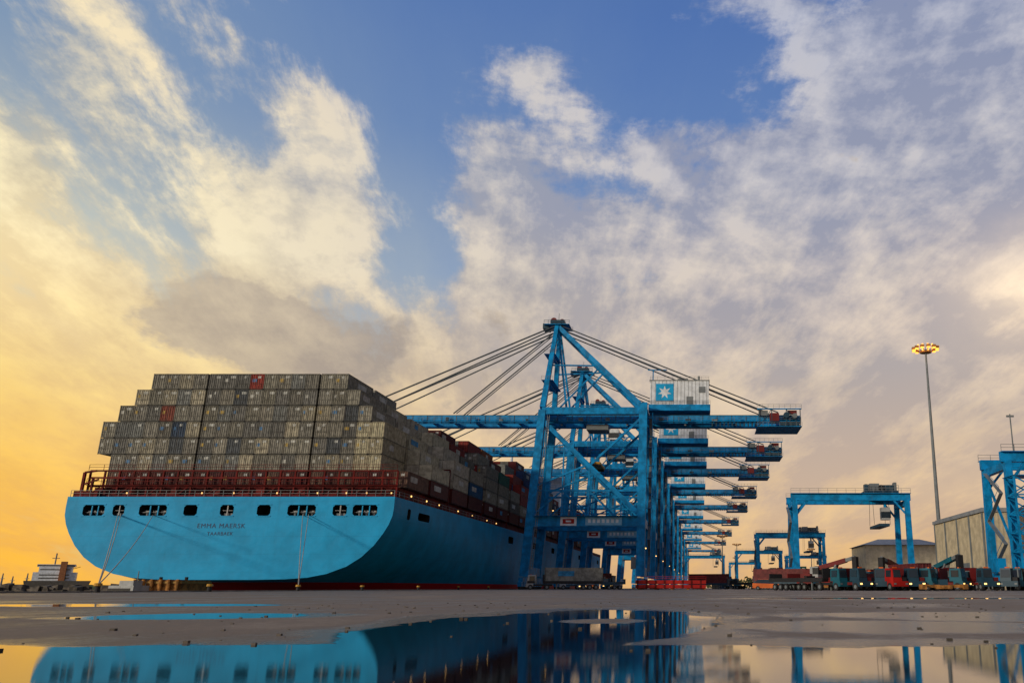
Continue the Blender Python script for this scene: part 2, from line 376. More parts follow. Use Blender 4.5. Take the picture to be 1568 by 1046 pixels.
for x0,x1 in wins:
    for (a0,a1,b0,b1) in ((x0-.12,x1+.12,13.97,14.09),(x0-.12,x1+.12,12.01,12.13)):
        d.box(a0,a1,146.9,147.05,b0,b1,HULL)
    wd=x1-x0
    if wd>3:
        for u in (.2,.5,.8): 
            d.cyl((x0+wd*u,148,12.16),(x0+wd*u,148,12.9),.22,GREY,8); d.box(x0+wd*u-.4,x0+wd*u+.4,147.8,148.2,12.9,13.05,DWHITE)
        d.box(x0+.2,x1-.2,147.5,147.58,12.7,12.77,DWHITE)
        d.box(x0+wd*.35,x0+wd*.39,147.2,147.4,12.2,13.9,HULL); d.box(x0+wd*.64,x0+wd*.68,147.2,147.4,12.2,13.9,HULL)
    elif abs(x0+81.6)<1 or abs(x0+99.9)<1 or abs(x0+62.4)<1:
        d.box(x0+wd*.46,x0+wd*.54,147.2,147.4,12.2,13.9,DWHITE); d.box(x0+.3,x1-.3,147.3,147.36,13.0,13.07,DWHITE)
        d.box(x0+.4,x1-.4,147.6,148,12.2,12.6,GREY)
d.rail((-107.8,147.3,15.35),(-52.2,147.3,15.35),GREY,1.1,1.6,.06)
d.rail((-52.3,147.4,15.35),(-50.9,215,15.35),GREY,1.1,2.4,.06)
sub(d.obj('mooring_deck_fittings'))
lb=MB()
def lashing(m,Y,x0,x1,z1,full=True):
    n=int((x1-x0)/2.52)
    for i in range(n+1):
        xx=x0+(x1-x0)*i/n
        m.box(xx-.13,xx+.13,Y,Y+.3,15.36,z1,MAROON)
        if full and i%2==0: m.beam((xx,Y+.15,15.6),(xx+2.52,Y+.15,17.6),.12,.12,MAROON)
    for zz in (15.7,17.3,z1-1.2,z1):
        m.box(x0,x1,Y-.05,Y+.35,zz-.12,zz+.12,MAROON)
    m.box(x0,x1,Y-.5,Y+1.3,17.42,17.5,MAROON)
    m.rail((x0,Y-.45,17.5),(x1,Y-.45,17.5),MAROON,1.1,1.26,.06)
    if full:
        m.rail((x0,Y-.45,z1),(x1,Y-.45,z1),MAROON,1.0,2.52,.06)
lashing(lb,148.7,-106.2,-52.5,20.0)
for Y in (178,): lashing(lb,Y,-107,-52,24.0,False)
for Y in (206,234,262,290): lashing(lb,Y,-107,-52,24.5,False)
lb.beam((-106.6,148,15.4),(-106.6,148,19.6),.4,.4,MAROON); lb.beam((-106.6,148,19.6),(-104.6,148,19.9),.3,.3,MAROON)
lb.beam((-105,148,15.4),(-105,148,18.6),.3,.3,MAROON); lb.beam((-106.6,148,17.5),(-104,148,18.4),.25,.25,MAROON)
lb.box(-107.6,-103.5,147.6,148.6,15.4,16.4,MAROON)
for i in range(14):
    xx=-103+i*3.7
    if i%2: lb.box(xx,xx+1.2,149.2,150.2,15.4,16.9,MAROON)
sub(lb.obj('lashing_bridges'))
lp=MB()
for xx in (-105.5,-99,-86,-80.5,-73,-66,-61,-57.5,-53.2): lp.box(xx-.1,xx+.1,148.4,148.5,16.0,16.2,LAMPW)
for yy in (155,164,172,186,198,212,222): lp.box(-52.0,-51.85,yy,yy+.25,16.1,16.35,LAMPW)
sub(lp.obj('deck_lamps'))
dk=MB(); dk.box(-106.5,-52.8,151,470,15.36,17.35,MAROON); sub(dk.obj('hatch_coamings'))
def text(body,size,x_,y_,z_,m):
    c=D.curves.new('name','FONT'); c.body=body; c.size=size; c.align_x='CENTER'; c.extrude=.01; c.materials.append(m); c.space_character=1.15
    o=D.objects.new('lettering',c); scene.collection.objects.link(o); o.location=(x_,y_,z_); o.rotation_euler=(math.pi/2,0,0); return o
sub(text('EMMA MAERSK',1.1,-81,146.97,10.1,NAVY)); sub(text('TAARBAEK',.8,-81,146.97,8.9,NAVY))
sb=MB()
sb.box(-104,-55,352,364,15.4,44,WHITE); sb.box(-108,-51,354,362,44,47.5,WHITE); sb.box(-107.8,-51.2,353.9,362.1,45.2,46.6,GLASS)
sb.cyl((-79,358,47.5),(-79,358,56),.6,WHITE)
sb.box(-84,-74,332,342,15.4,46,BLUE)
sub(sb.obj('bridge_superstructure'))

# --- containers
GR=[(.18,.172,.145),(.225,.215,.175),(.14,.138,.125),(.25,.235,.19),(.20,.19,.15),(.16,.168,.16),(.22,.21,.175)]
def pick(kind):
    r=random.random()
    if kind=='grey':
        if r<.035: return (.03,.055,.10)
        if r<.08: return (.07,.08,.09)
        if r<.09: return (.15,.06,.03)
        if r<.21: return (.33,.30,.22)
        return random.choice(GR)
    if r<.26: return (.20,.022,.016)
    if r<.38: return (.010,.08,.20)
    if r<.46: return (.02,.04,.10)
    if r<.58: return (.12,.02,.02)
    if r<.63: return (.28,.09,.025)
    if r<.66: return (.02,.10,.07)
    return random.choice(GR)
def container(m,x0,y0,z0,L,col,detail=1,side=False):
    W=2.44;H=2.88; x1=x0+W;y1=y0+L;z1=z0+H
    j=random.uniform(.8,1.2); col=tuple(c*j for c in col)
    dk_=tuple(c*.4 for c in col); lt=tuple(min(.5,c*1.2+.02) for c in col)
    if detail:
        m.box(x0+.03,x1-.03,y0+.09,y1-.05,z0+.06,z1-.04,CONT,tuple(c*.88 for c in col))
        for xa in (x0,x1-.16): 
            m.box(xa,xa+.16,y0,y0+.16,z0,z1,CONT,tuple(c*.7 for c in col))
            m.box(xa,xa+.16,y1-.16,y1,z0,z1,CONT,col)
        m.box(x0+.16,x1-.16,y0+.005,y0+.1,z0,z0+.22,CONT,dk_); m.box(x0+.16,x1-.16,y0+.005,y0+.1,z1-.19,z1,CONT,dk_)
        for xa in (x0+.4,x0+.85,x0+1.52,x0+1.97): m.box(xa,xa+.06,y0+.0,y0+.06,z0+.1,z1-.1,CONT,lt)
        m.box(x0+W/2-.035,x0+W/2+.035,y0+.05,y0+.088,z0+.22,z1-.19,CONT,(.015,.015,.015))
        if random.random()<.75: m.box(x0+1.3,x0+1.3+random.uniform(.25,.9),y0+.035,y0+.086,z1-.85,z1-.4,CONT,(.42,.43,.40))
        if random.random()<.5: m.box(x0+.3,x0+.3+random.uniform(.3,.8),y0+.035,y0+.086,z0+1.35,z0+1.95,CONT,random.choice([(.42,.42,.38),(.35,.24,.05),(.05,.15,.30)]))
        if random.random()<.6: m.box(x0+.3,x0+2.1,y0+.035,y0+.086,z0+.9,z0+1.12,CONT,dk_)
        for xa in (x0-.005,x1-.175):
            for za in (z0-.005,z1-.115): m.box(xa,xa+.18,y0-.01,y0+.17,za,za+.12,CONT,(.03,.03,.03))
    else:
        m.box(x0,x1,y0,y1,z0,z1,CONT,col)
    if side:
        n=int(L/.6)
        for i in range(n):
            ya=y0+.3+i*(L-.6)/n
            m.box(x1-.04,x1+.02,ya,ya+.28,z0+.18,z1-.16,CONT,tuple(c*.9 for c in col))
        for ya in (y0,y1-.14): m.box(x1-.02,x1+.04,ya,ya+.14,z0,z1,CONT,dk_)
        m.box(x1-.02,x1+.04,y0,y1,z0,z0+.18,CONT,dk_); m.box(x1-.02,x1+.045,y0,y1,z1-.1,z1,CONT,col)
        if random.random()<.6:
            a0=y0+random.uniform(1,L*.4); m.box(x1+.02,x1+.05,a0,a0+random.uniform(2,4.5),z0+1.2,z0+2.2,CONT,random.choice([(.45,.45,.42),(.03,.2,.4),(.4,.38,.34)]))
def rowx(i): return -107.7+2.52*i+(.3 if i>=7 else 0)+(.3 if i>=15 else 0)
def tz(t_): return 17.42+2.97*t_
rowsA=[(1,22),(1,20),(0,20),(0,20),(1,19),(2,18),(3,17)]
def bay(name,Y,L,rows,kind,det,override=None):
    m=MB()
    for t_,(a_,b_) in enumerate(rows):
        for i in range(a_,b_):
            nextend=rows[t_+1][1] if t_+1<len(rows) else 0
            outer=(i==b_-1)
            if t_==0: col=random.choice([(.10,.015,.012),(.08,.014,.012),(.13,.07,.05),(.09,.014,.016)])
            else: col=pick(kind)
            if override: col=override(t_,i,col) 
            if not det and not outer and i<b_-3 and t_<len(rows)-2 and i>a_+1: 
                if random.random()<.7: continue
            container(m,rowx(i),Y,tz(t_),L,col,det,outer or i>=nextend)
    return sub(m.obj(name))
def ovA(t_,i,c):
    if (t_,i)==(6,10): return (.26,.03,.02)
    if (t_,i)==(4,4): return (.22,.05,.03)
    if i>=18 and t_>0 and t_<4: return (.38,.34,.23)
    return c
bay('container_bay',151.6,12.19,rowsA,'grey',1,ovA)
def ovB(t_,i,c):
    if i>=17 and t_>0: return random.choice([(.44,.40,.28),(.34,.31,.24),(.39,.36,.26)])
    return c
bay('container_bay',165.0,12.19,[(1,22),(1,22),(0,21),(0,20),(1,19),(2,18),(3,17)],'grey',0,ovB)
bay('container_bay',179.8,12.19,[(1,22),(1,22),(0,22),(0,21),(1,20),(2,18)],'grey',0,ovB)
bay('container_bay',193.2,12.19,[(0,22),(0,22),(0,22),(0,21),(1,20),(2,19)],'mix',1)
yy=208.0
for k_ in range(9):
    top=[6,6,5,6,7,6,7,6,6][k_]
    bay('container_bay',yy,12.19,[(0,22 if t_<top-2 else (21 if t_<top-1 else 20)) for t_ in range(top)],'mix',1 if k_<3 else 0)
    yy+=13.3 if k_%2==0 else 14.8
for k_ in range(3):
    bay('container_bay',370+k_*14,12.19,[(0,22)]*5,'mix',0)

def rope(p,q,sag,name='mooring_rope',r=.05):
    c=D.curves.new(name,'CURVE'); c.dimensions='3D'; c.bevel_depth=r; c.bevel_resolution=2; s=c.splines.new('POLY'); n=24; s.points.add(n)
    p=Vector(p);q=Vector(q)
    for i in range(n+1):
        u=i/n; o=p.lerp(q,u); o.z-=sag*4*u*(1-u); s.points[i].co=(*o,1)
    c.materials.append(ROPE); o=D.objects.new(name,c); scene.collection.objects.link(o)
for p,q_,sg in [((-99.0,147.2,12.3),(-47.6,70,.6),.9),((-98.5,147.2,12.3),(-47.6,70,.6),1.3),((-93,147.2,12.3),(-47.6,70,.6),.8),
             ((-67.5,147.2,12.4),(-47.6,105,.6),.5),((-66.5,147.2,12.4),(-47.6,105,.6),.8)]:
    rope(p,q_,sg)

# ---------------------------------------------------------------- ship-to-shore crane
def sts():
    m=MB(); WX=-44.8; LX=-15.0; YS=9.0
    for s in (-1,1):
        Y=s*YS
        m.beam((WX,Y,3.2),(-42.3,Y,46.5),2.3,2.0,BLUE,w2=1.9,h2=1.8)
        m.beam((LX,Y,3.2),(LX,Y,48.5),2.2,2.2,BLUE)
        m.beam((-44,Y,17),(LX-1,Y,17),1.6,2.6,BLUE)
        m.beam((-42.5,Y,44),(LX-.5,Y,18.8),1.15,1.15,BLUE)
        m.beam((-43.8,Y,25),(LX-1,Y,25),.5,.5,BLUE)
        m.beam((-43.6,Y,26),(-30,Y,31.6),.5,.5,BLUE)
        m.beam((-29,Y,31.6),(LX-1,Y,44),.6,.6,BLUE)
        m.beam((-29,Y,18.2),(-29,Y,31.3),.45,.45,BLUE)
        m.beam((-22,Y,18.2),(-22,Y,24.9),.35,.35,BLUE)
        m.beam((-36,Y,18.2),(-36,Y,37.2),.4,.4,BLUE)
        m.beam((-43.4,Y,36),(-35.5,Y,37.2),.4,.4,BLUE)
        m.beam((-43.8,Y,18.4),(-36.2,Y,24.8),.35,.35,BLUE); m.beam((-29.2,Y,18.4),(-35.8,Y,24.8),.35,.35,BLUE)
        m.beam((-28.8,Y,24.8),(-22.2,Y,18.4),.35,.35,BLUE)
        m.beam((-42.4,Y,46.3),(LX,Y,46.3),1.4,1.9,BLUE)
        m.beam((-42.3,Y,47.2),(-40.6,s*2.4,72.5),1.5,1.5,BLUE,w2=1.1,h2=1.1)
        m.beam((-40,s*2.2,72),(LX+.3,s*5.5,47.6),1.2,1.2,BLUE)
        m.beam((-40.2,s*2.2,71),(-36.5,s*4,47.2),.55,.55,BLUE)
        m.beam((-41.4,s*5.6,60),(-27.8,s*3.9,60.2),.4,.4,BLUE)
        m.beam((-39,s*5,47.3),(-27.8,s*3.9,59.8),.4,.4,BLUE)
        for ex,ez,sz,wd in ((-98,46.7,72.4,.34),(-92,46.7,71.6,.30),(-68,46.7,70.6,.28),(-67.2,46.7,69.8,.2)):
            m.beam((-41,s*2.6,sz),(ex,s*3.4,ez),wd,wd,CABLE)
        for ex,sz in ((22,72.6),(19,71.6)):
            m.beam((-39.8,s*2.4,sz),(ex,s*3.4,47),.28,.28,CABLE)
        m.beam((-106,s*3.4,45),(28,s*3.4,45),1.1,2.1,BLUE)
        m.box(-106,28,s*5.2-.5,s*5.2+.5,44.1,44.2,BLUE)
        m.rail((-106,s*5.7,44.2),(28,s*5.7,44.2),GREY,1.1,3,.07)
        m.box(-100,27,s*3.4-.1,s*3.4+.1,46.06,46.3,DBLUE)
        for X in range(-103,26,4): m.box(X,X+.12,s*3.97 if s>0 else -4.07,4.07 if s>0 else -3.97,43.98,46.0,DBLUE)
        for i in range(14):
            X=-84+i*7.3; m.box(X,X+random.uniform(.5,1.6),s*5.0-.3,s*5.0+.3,44.25,44.25+random.uniform(.5,1.2),random.choice([GREY,DBLUE,BLUE]))
        m.box(-43,-16,Y-1.9,Y-.85,18.3,18.38,BLUE); m.rail((-43,Y-1.85,18.38),(-16,Y-1.85,18.38),BLUE,1.1,2.5,.07)
        m.rail((-43,Y-.5,25.25),(-16,Y-.5,25.25),BLUE,1.0,2.5,.07)
        for bx in (WX,LX):
            m.beam((bx,Y-4.5,2.3),(bx,Y+4.5,2.3),1.1,1.0,BLUE)
            for k in range(8):
                yk=Y-5.2+k*1.48
                m.cyl((bx-.35,yk,.38),(bx+.35,yk,.38),.36,DARK,10)
            for k in range(4):
                yk=Y-4.5+k*3; m.box(bx-.5,bx+.5,yk-1.1,yk+1.1,.7,1.75,BLUE)
    for X in (WX+.25,LX):
        m.beam((X,-YS,4.4),(X,YS,4.4),1.5,2.2,BLUE)
    for X,zz in ((-44,17),(LX,17),(-42.5,46.3),(LX,47.2)):
        m.beam((X,-YS+.9,zz),(X,YS-.9,zz),1.5,2.2,BLUE)
    m.beam((LX,-8,19),(LX,8,45),.6,.6,BLUE); m.beam((LX,8,19),(LX,-8,45),.55,.55,BLUE)
    m.beam((-43.7,-8,19),(-42.6,0,44.5),.5,.5,BLUE); m.beam((-43.7,8,19),(-42.6,0,44.5),.5,.5,BLUE)
    for zz in (55,63): 
        k=(zz-47.2)/25.3; yy=9-(9-2.4)*k; m.beam((-42.3+1.7*k,-yy,zz),(-42.3+1.7*k,yy,zz),.6,.6,BLUE)
        m.box(-43.4,-40.2,-yy-.6,yy+.6,zz+.32,zz+.38,BLUE); m.rail((-43.4,-yy-.6,zz+.38),(-40.2,-yy-.6,zz+.38),GREY,1.1,1.2,.06)
    for X in range(-104,28,6): m.beam((X,-3,44.6),(X,3,44.6),.5,.7,BLUE)
    m.box(-44.2,-37,-3.6,3.6,72.6,72.75,BLUE); m.rail((-44.2,-3.6,72.75),(-37,-3.6,72.75),DBLUE,1.1,1.2,.08); m.rail((-44.2,3.6,72.75),(-37,3.6,72.75),DKRED,1.1,1.2,.08)
    m.box(-42.6,-38.6,-2.4,2.4,72.8,74.2,DBLUE); m.box(-44.8,-43,-2,2,71.8,73.3,DBLUE)
    for k in (-1.6,-.5,.6,1.7): m.cyl((-41.8,k,74.3),(-41.8,k+.3,74.3),.9,DKRED,14); m.cyl((-39.4,k,74),(-39.4,k+.3,74),.8,DKRED,14)
    m.beam((-40.6,0,74),(-40.6,0,77),.12,.12,GREY)
    m.box(-13.9,3.2,-5.4,5.4,47.2,48.9,BLUE); m.box(-13.5,2.8,-5,5,48.9,55.7,WHITE)
    m.box(-13.7,3,-5.2,5.2,55.7,55.9,GREY)
    for k in range(16):
        xx=-13.2+k*1.02; m.box(xx,xx+.12,-5.06,-5,49,55.6,DWHITE)
    m.box(-11.9,-7.0,-5.14,-5.07,49.9,54.8,LOGO)
    m.box(-3.4,-1.6,-5.12,-5.065,49.0,51.2,GREY); m.box(0,1.8,-5.12,-5.065,52.3,54,GREY)
    b=len(m.v); k=m.mi(WHITE); cx,cz=-9.45,52.35
    m.v.append((cx,-5.17,cz))
    for i in range(14):
        rr=1.9 if i%2==0 else .85; th=math.pi/2+i*math.pi/7; m.v.append((cx+rr*math.cos(th),-5.16,cz+rr*math.sin(th)))
    for i in range(14): m.f.append((b,b+1+i,b+1+(i+1)%14)); m.m.append(k); m.c.append((1,1,1))
    m.rail((-13.9,-5.4,48.9),(3.2,-5.4,48.9),GREY,1.1,2,.06); m.rail((-13.5,-5,55.9),(2.8,-5,55.9),GREY,1.0,2,.06)
    m.box(-6,-3,-2,1,55.9,57,GREY); m.cyl((0,0,55.9),(0,0,58.2),.3,GREY)
    m.beam((-13,0,55.9),(-13,0,60),.3,.3,BLUE); m.beam((-14.5,0,60),(-9,0,60),.25,.25,BLUE)
    m.box(16,28.2,-6.2,6.2,42.6,42.75,BLUE); m.rail((16,-6.2,42.75),(28.2,-6.2,42.75),GREY,1.1,1.5,.07)
    for X in (16.5,20,24,27.8):
        m.beam((X,-5.9,42.7),(X,-5.9,47.6),.22,.22,DBLUE); m.beam((X,5.9,42.7),(X,5.9,47.6),.22,.22,DBLUE)
    m.beam((16.5,-5.9,42.8),(20,-5.9,47.4),.16,.16,DBLUE); m.beam((24,-5.9,47.4),(27.8,-5.9,42.8),.16,.16,DBLUE)
    m.box(16,28.2,-6.1,-5.7,47.4,47.7,BLUE); m.rail((16,-6,47.7),(28.2,-6,47.7),GREY,1.1,1.5,.07)
    m.box(19.5,22.0,-6.0,-3.5,44.2,46.4,DKRED); m.cyl((24,-6.3,45.8),(24,-3,45.8),.8,DBLUE,12); m.cyl((26.3,-6.3,45.6),(26.3,-3,45.6),.7,GREY,12)
    m.box(22.4,27.6,-5.4,-4.2,42.8,44.2,DBLUE); m.box(16.6,19,-5.4,-4,45.8,47.2,GREY); m.box(24.5,27,-5,-3.6,46.4,47.3,DKRED)
    for k in range(12): 
        xx=3.5+k*1.1; m.box(xx,xx+.35,-5.0,-4.6,42.9,44.0,DBLUE)
    m.beam((3,-4.8,44.1),(17,-4.8,44.1),.15,.2,DBLUE)
    m.box(-31,-25,-3.4,3.4,42.2,43.7,GREY); m.box(-24.5,-22,-4.2,-1.8,39.4,42.2,WHITE); m.box(-24.7,-21.9,-4.3,-1.7,39.8,41.2,GLASS)
    for xx in (-30.5,-25.5): 
        for yk in (-2.5,2.5): m.beam((xx,yk,42.2),(xx,yk*1.5,33.2),.08,.08,CABLE)
    m.box(-29.4,-26.6,-6,6,32.4,33,YEL); m.box(-29.2,-26.8,-6.1,-5.5,31.9,32.4,DARK); m.box(-29.2,-26.8,5.5,6.1,31.9,32.4,DARK)
    Z=4.5; k=0
    while Z<44:
        a_,b_=(-7.5,-1.5) if k%2==0 else (-1.5,-7.5)
        m.beam((LX+1.9,a_,Z),(LX+1.9,b_,Z+4),.8,.12,GREY); m.beam((LX+2.3,a_,Z+1),(LX+2.3,b_,Z+5),.06,.06,BLUE)
        m.box(LX+1.2,LX+2.6,b_-.8,b_+.8,Z+3.95,Z+4.05,BLUE); m.rail((LX+2.6,b_-.8,Z+4.05),(LX+2.6,b_+.8,Z+4.05),BLUE,1,.8,.06); Z+=4;k+=1
    for yk in (-8.3,-.7): m.beam((LX+2.5,yk,3.5),(LX+2.5,yk,46),.18,.18,BLUE)
    m.box(LX-2.4,LX-1.2,-10.4,-9.2,5,8,GREY)
    m.beam((WX+1.6,-9.8,5),(-40.7,-9.8,45),.12,.12,GREY); m.beam((WX+2.1,-9.8,5),(-40.2,-9.8,45),.12,.12,GREY)
    for i in range(60):
        u=i/60; xx=WX+1.6+2.5*u; m.box(xx,xx+.5,-9.85,-9.78,5+40*u,5.08+40*u,GREY)
    m.box(-36,-31.8,-9.93,-9.84,15.9,18.1,WHITE); m.box(-35.4,-32.4,-9.97,-9.94,16.4,17.6,RED); m.box(-34.6,-33.2,-10.0,-9.975,16.8,17.2,WHITE)
    m.box(-29.5,-20,-9.93,-9.84,16.0,18.0,SIGN) 
    for i in range(7): m.box(-28.8+i*1.2,-28.1+i*1.2,-9.97,-9.94,16.6,17.5,WHITE)
    for xx in (-38,-20,-4,10): m.box(xx,xx+.5,-4.4,-4.1,43.2,43.5,GREY)
    m.box(-38.2,-37.9,-9.95,-9.8,19.6,19.8,LAMPW); m.box(-13.8,-13.5,-10.3,-10.15,10,10.3,LAMPW)
    return m.mesh('ship_to_shore_crane')
cme=sts()
for yy in (235,290,345,420,500,610,740,900,1100):
    put('ship_to_shore_crane',cme,None,(0,yy,0))

# ---------------------------------------------------------------- yard gantry cranes
def rtg(tower=False):
    m=MB(); W=26
    for xx in (0,W):
        for s in (-1,1):
            m.beam((xx,s*6,2),(xx,s*5.4,20),1.3,1.3,BLUE,w2=1.1,h2=1.1)
            for k in (-1,1): m.cyl((xx-.35,s*6+k*1.1,.8),(xx+.35,s*6+k*1.1,.8),.8,DARK,14)
        m.beam((xx,-7.6,2.1),(xx,7.6,2.1),1.2,1.2,BLUE)
        m.beam((xx,-6,19.3),(xx,6,19.3),1.0,1.2,BLUE)
        m.beam((xx,-6,5),(xx,5.4,18.5),.35,.35,BLUE) if xx==0 else None
    for s in (-1,1):
        m.beam((-.9,s*5,20.7),(W+.9,s*5,20.7),1.0,1.7,BLUE)
        m.rail((-.9,s*5.8,21.5),(W+.9,s*5.8,21.5),GREY,1.1,2,.06); m.box(-.9,W+.9,s*5.8-.4,s*5.8+.4,21.4,21.5,BLUE)
        m.beam((.2,s*5.5,16.5),(3,s*5,19.9),.4,.4,BLUE); m.beam((W-.2,s*5.5,16.5),(W-3,s*5,19.9),.4,.4,BLUE)
    m.box(16.5,24.5,-4.4,4.4,21.7,22.2,DBLUE); m.box(18,20.2,-3.5,0,22.2,24,GREY); m.box(21,23.6,-3,3,22.2,23.7,DBLUE); m.box(16.9,17.6,-3,-1,22.2,23.9,DBLUE)
    m.cyl((20.6,-3.6,23),(20.6,-1,23),.7,DARK,12); m.box(23.8,24.4,-3,-1,22.2,24.3,GREY)
    m.rail((16.5,-4.4,22.2),(24.5,-4.4,22.2),GREY,1.3,1,.07)
    m.box(20.3,22.3,-4.0,-1.9,15.6,18.4,DWHITE); m.box(20.2,22.4,-4.1,-2.6,16.0,17.4,GLASS); m.beam((21.3,-3,18.4),(21.3,-3,21.6),.5,.5,BLUE)
    for xx in (18.8,22.5):
        for yk in (-1.5,2): m.beam((xx,yk,21.6),(xx,yk*1.6,14.6),.08,.08,CABLE)
    m.box(19.3,21.7,-5.5,6,14,14.6,DBLUE)
    m.box(W+.6,W+2.2,-3,3,2.8,5.2,GREY); m.box(-2,-.7,-2.5,2.5,2.8,4.9,BLUE)
    Z=3;k=0
    while Z<19:
        a_,b_=(-4,3) if k%2 else (3,-4)
        m.beam((-.95,a_,Z),(-.95,b_,Z+4),.6,.12,GREY);m.beam((-1.2,a_,Z+1),(-1.2,b_,Z+5),.06,.06,BLUE);Z+=4;k+=1
    if tower:
        x0,x1,y0,y1=-1.4,3.4,-11.5,-7.5
        for xx in (x0,x1):
            for yy in (y0,y1): m.beam((xx,yy,0),(xx,yy,17),.3,.3,BLUE)
        Z=0
        while Z<16:
            for yy in (y0,y1):
                m.beam((x0,yy,Z),(x1,yy,Z+2.8),.18,.18,BLUE); m.beam((x1,yy,Z),(x0,yy,Z+2.8),.18,.18,BLUE); m.beam((x0,yy,Z),(x1,yy,Z),.2,.2,BLUE)
            for xx in (x0,x1):
                m.beam((xx,y0,Z),(xx,y1,Z+2.8),.14,.14,BLUE); m.beam((xx,y0,Z+2.8),(xx,y1,Z+2.8),.16,.16,BLUE)
            Z+=2.8
        m.box(x0-.3,x1+.3,y0-.3,y1+.3,16.9,17.0,BLUE); m.rail((x0-.3,y0-.3,17),(x1+.3,y0-.3,17),BLUE,1.1,1,.07)
        m.beam((1.0,-6,21.5),(1.0,-6,27.5),.16,.16,GREY); m.box(.4,1.6,-6.1,-5.9,27,27.3,GREY)
        m.box(4,26,-5.9,-4.2,21.6,23.2,BLUE)
    return m.mesh('yard_gantry_crane')
rme=rtg(); rme2=rtg(True)
put('yard_gantry_crane',rme,None,(22.3,205,0))
put('yard_gantry_crane',rme,None,(23.6,352,0))
put('yard_gantry_crane',rme,None,(22.5,520,0)); put('yard_gantry_crane',rme,None,(-9,600,0)); put('yard_gantry_crane',rme,None,(27,760,0)); put('yard_gantry_crane',rme,None,(60,600,0))
put('yard_gantry_crane',rme2,None,(49.6,142,0))

# ---------------------------------------------------------------- buildings
bmx=MB()
bx0,bx1,by0,by1,bh=52,96,158,191,14.2
bmx.box(bx0,bx1,by0,by1,0,bh,CREAM)
for k_ in range(int((by1-by0)/.75)):
    yk=by0+.2+k_*.75; bmx.box(bx0-.07,bx0,yk,yk+.25,.3,bh-.6,CREAM)
for k_ in range(int((bx1-bx0)/.75)):
    xk=bx0+.2+k_*.75; bmx.box(xk,xk+.25,by0-.07,by0,.3,bh-.6,CREAM)
for yk in (by0,166,174,182.5,by1-.5): bmx.box(bx0-.25,bx0-.08,yk,yk+.5,0,bh,GREY)
bmx.box(bx0-.4,bx1+.4,by0-.4,by1+.4,bh-.5,bh+.15,ROOF)
bmx.beam((bx0,by0+ (by1-by0)/2,bh+.2),(bx1,by0+(by1-by0)/2,bh+.2),by1-by0-1,.3,ROOF)
bmx.box(bx0-.1,bx0-.071,168,173,0,5,GREY); bmx.box(bx0-.1,bx0-.071,184,188,0,5,GREY)
bmx.obj('warehouse')
b2=MB()
b2.box(63,92,330,360,0,16,CREAM)
b2.v+= [(62,329,16),(93,329,16),(93,361,16),(62,361,16),(70,340,18.6),(86,340,18.6)]
bb=len(b2.v)-6; k_=b2.mi(ROOF)
for f in ((bb,bb+1,bb+5,bb+4),(bb+1,bb+2,bb+5),(bb+2,bb+3,bb+4,bb+5),(bb+3,bb,bb+4)): b2.f.append(f); b2.m.append(k_); b2.c.append((1,1,1))
for k in range(4): b2.box(66+k*6.6,70+k*6.6,329.9,330,0,6,GREY)
b2.obj('storage_shed')

# ---------------------------------------------------------------- light masts
def mast(h,lit=True):
    m=MB(); m.cyl((0,0,0),(0,0,h),.55,GREY,12,r2=.22)
    m.box(-.9,.9,-.9,.9,0,.5,CONC)
    m.cyl((0,0,h-.9),(0,0,h-.6),1.4,LAMPH,16); 
    for i in range(12):
        th=2*math.pi*i/12; cx,cy=math.cos(th),math.sin(th)
        m.beam((0,0,h-.9),(cx*2.7,cy*2.7,h-.1),.12,.12,LAMPH)
        m.box(cx*2.8-.42,cx*2.8+.42,cy*2.8-.42,cy*2.8+.42,h-.1,h+.5,LAMPH)
        m.box(cx*2.8-.36,cx*2.8+.36,cy*2.8-.36,cy*2.8+.36,h-.3,h-.105,LAMPO if lit else GREY)
        if lit: m.cyl((cx*2.3,cy*2.3,h+.36),(cx*2.3,cy*2.3,h+.85),.2,LAMPO,8)
    m.cyl((0,0,h),(0,0,h+1.4),.06,GREY,6)
    return m.mesh('high_mast_light')
put('high_mast_light',mast(55.5),None,(54.6,197,0))
ms=mast(30,False)
for p in ((27,620,0),(38,900,0),(14,520,0),(90,700,0)): put('high_mast_light',ms,None,p)

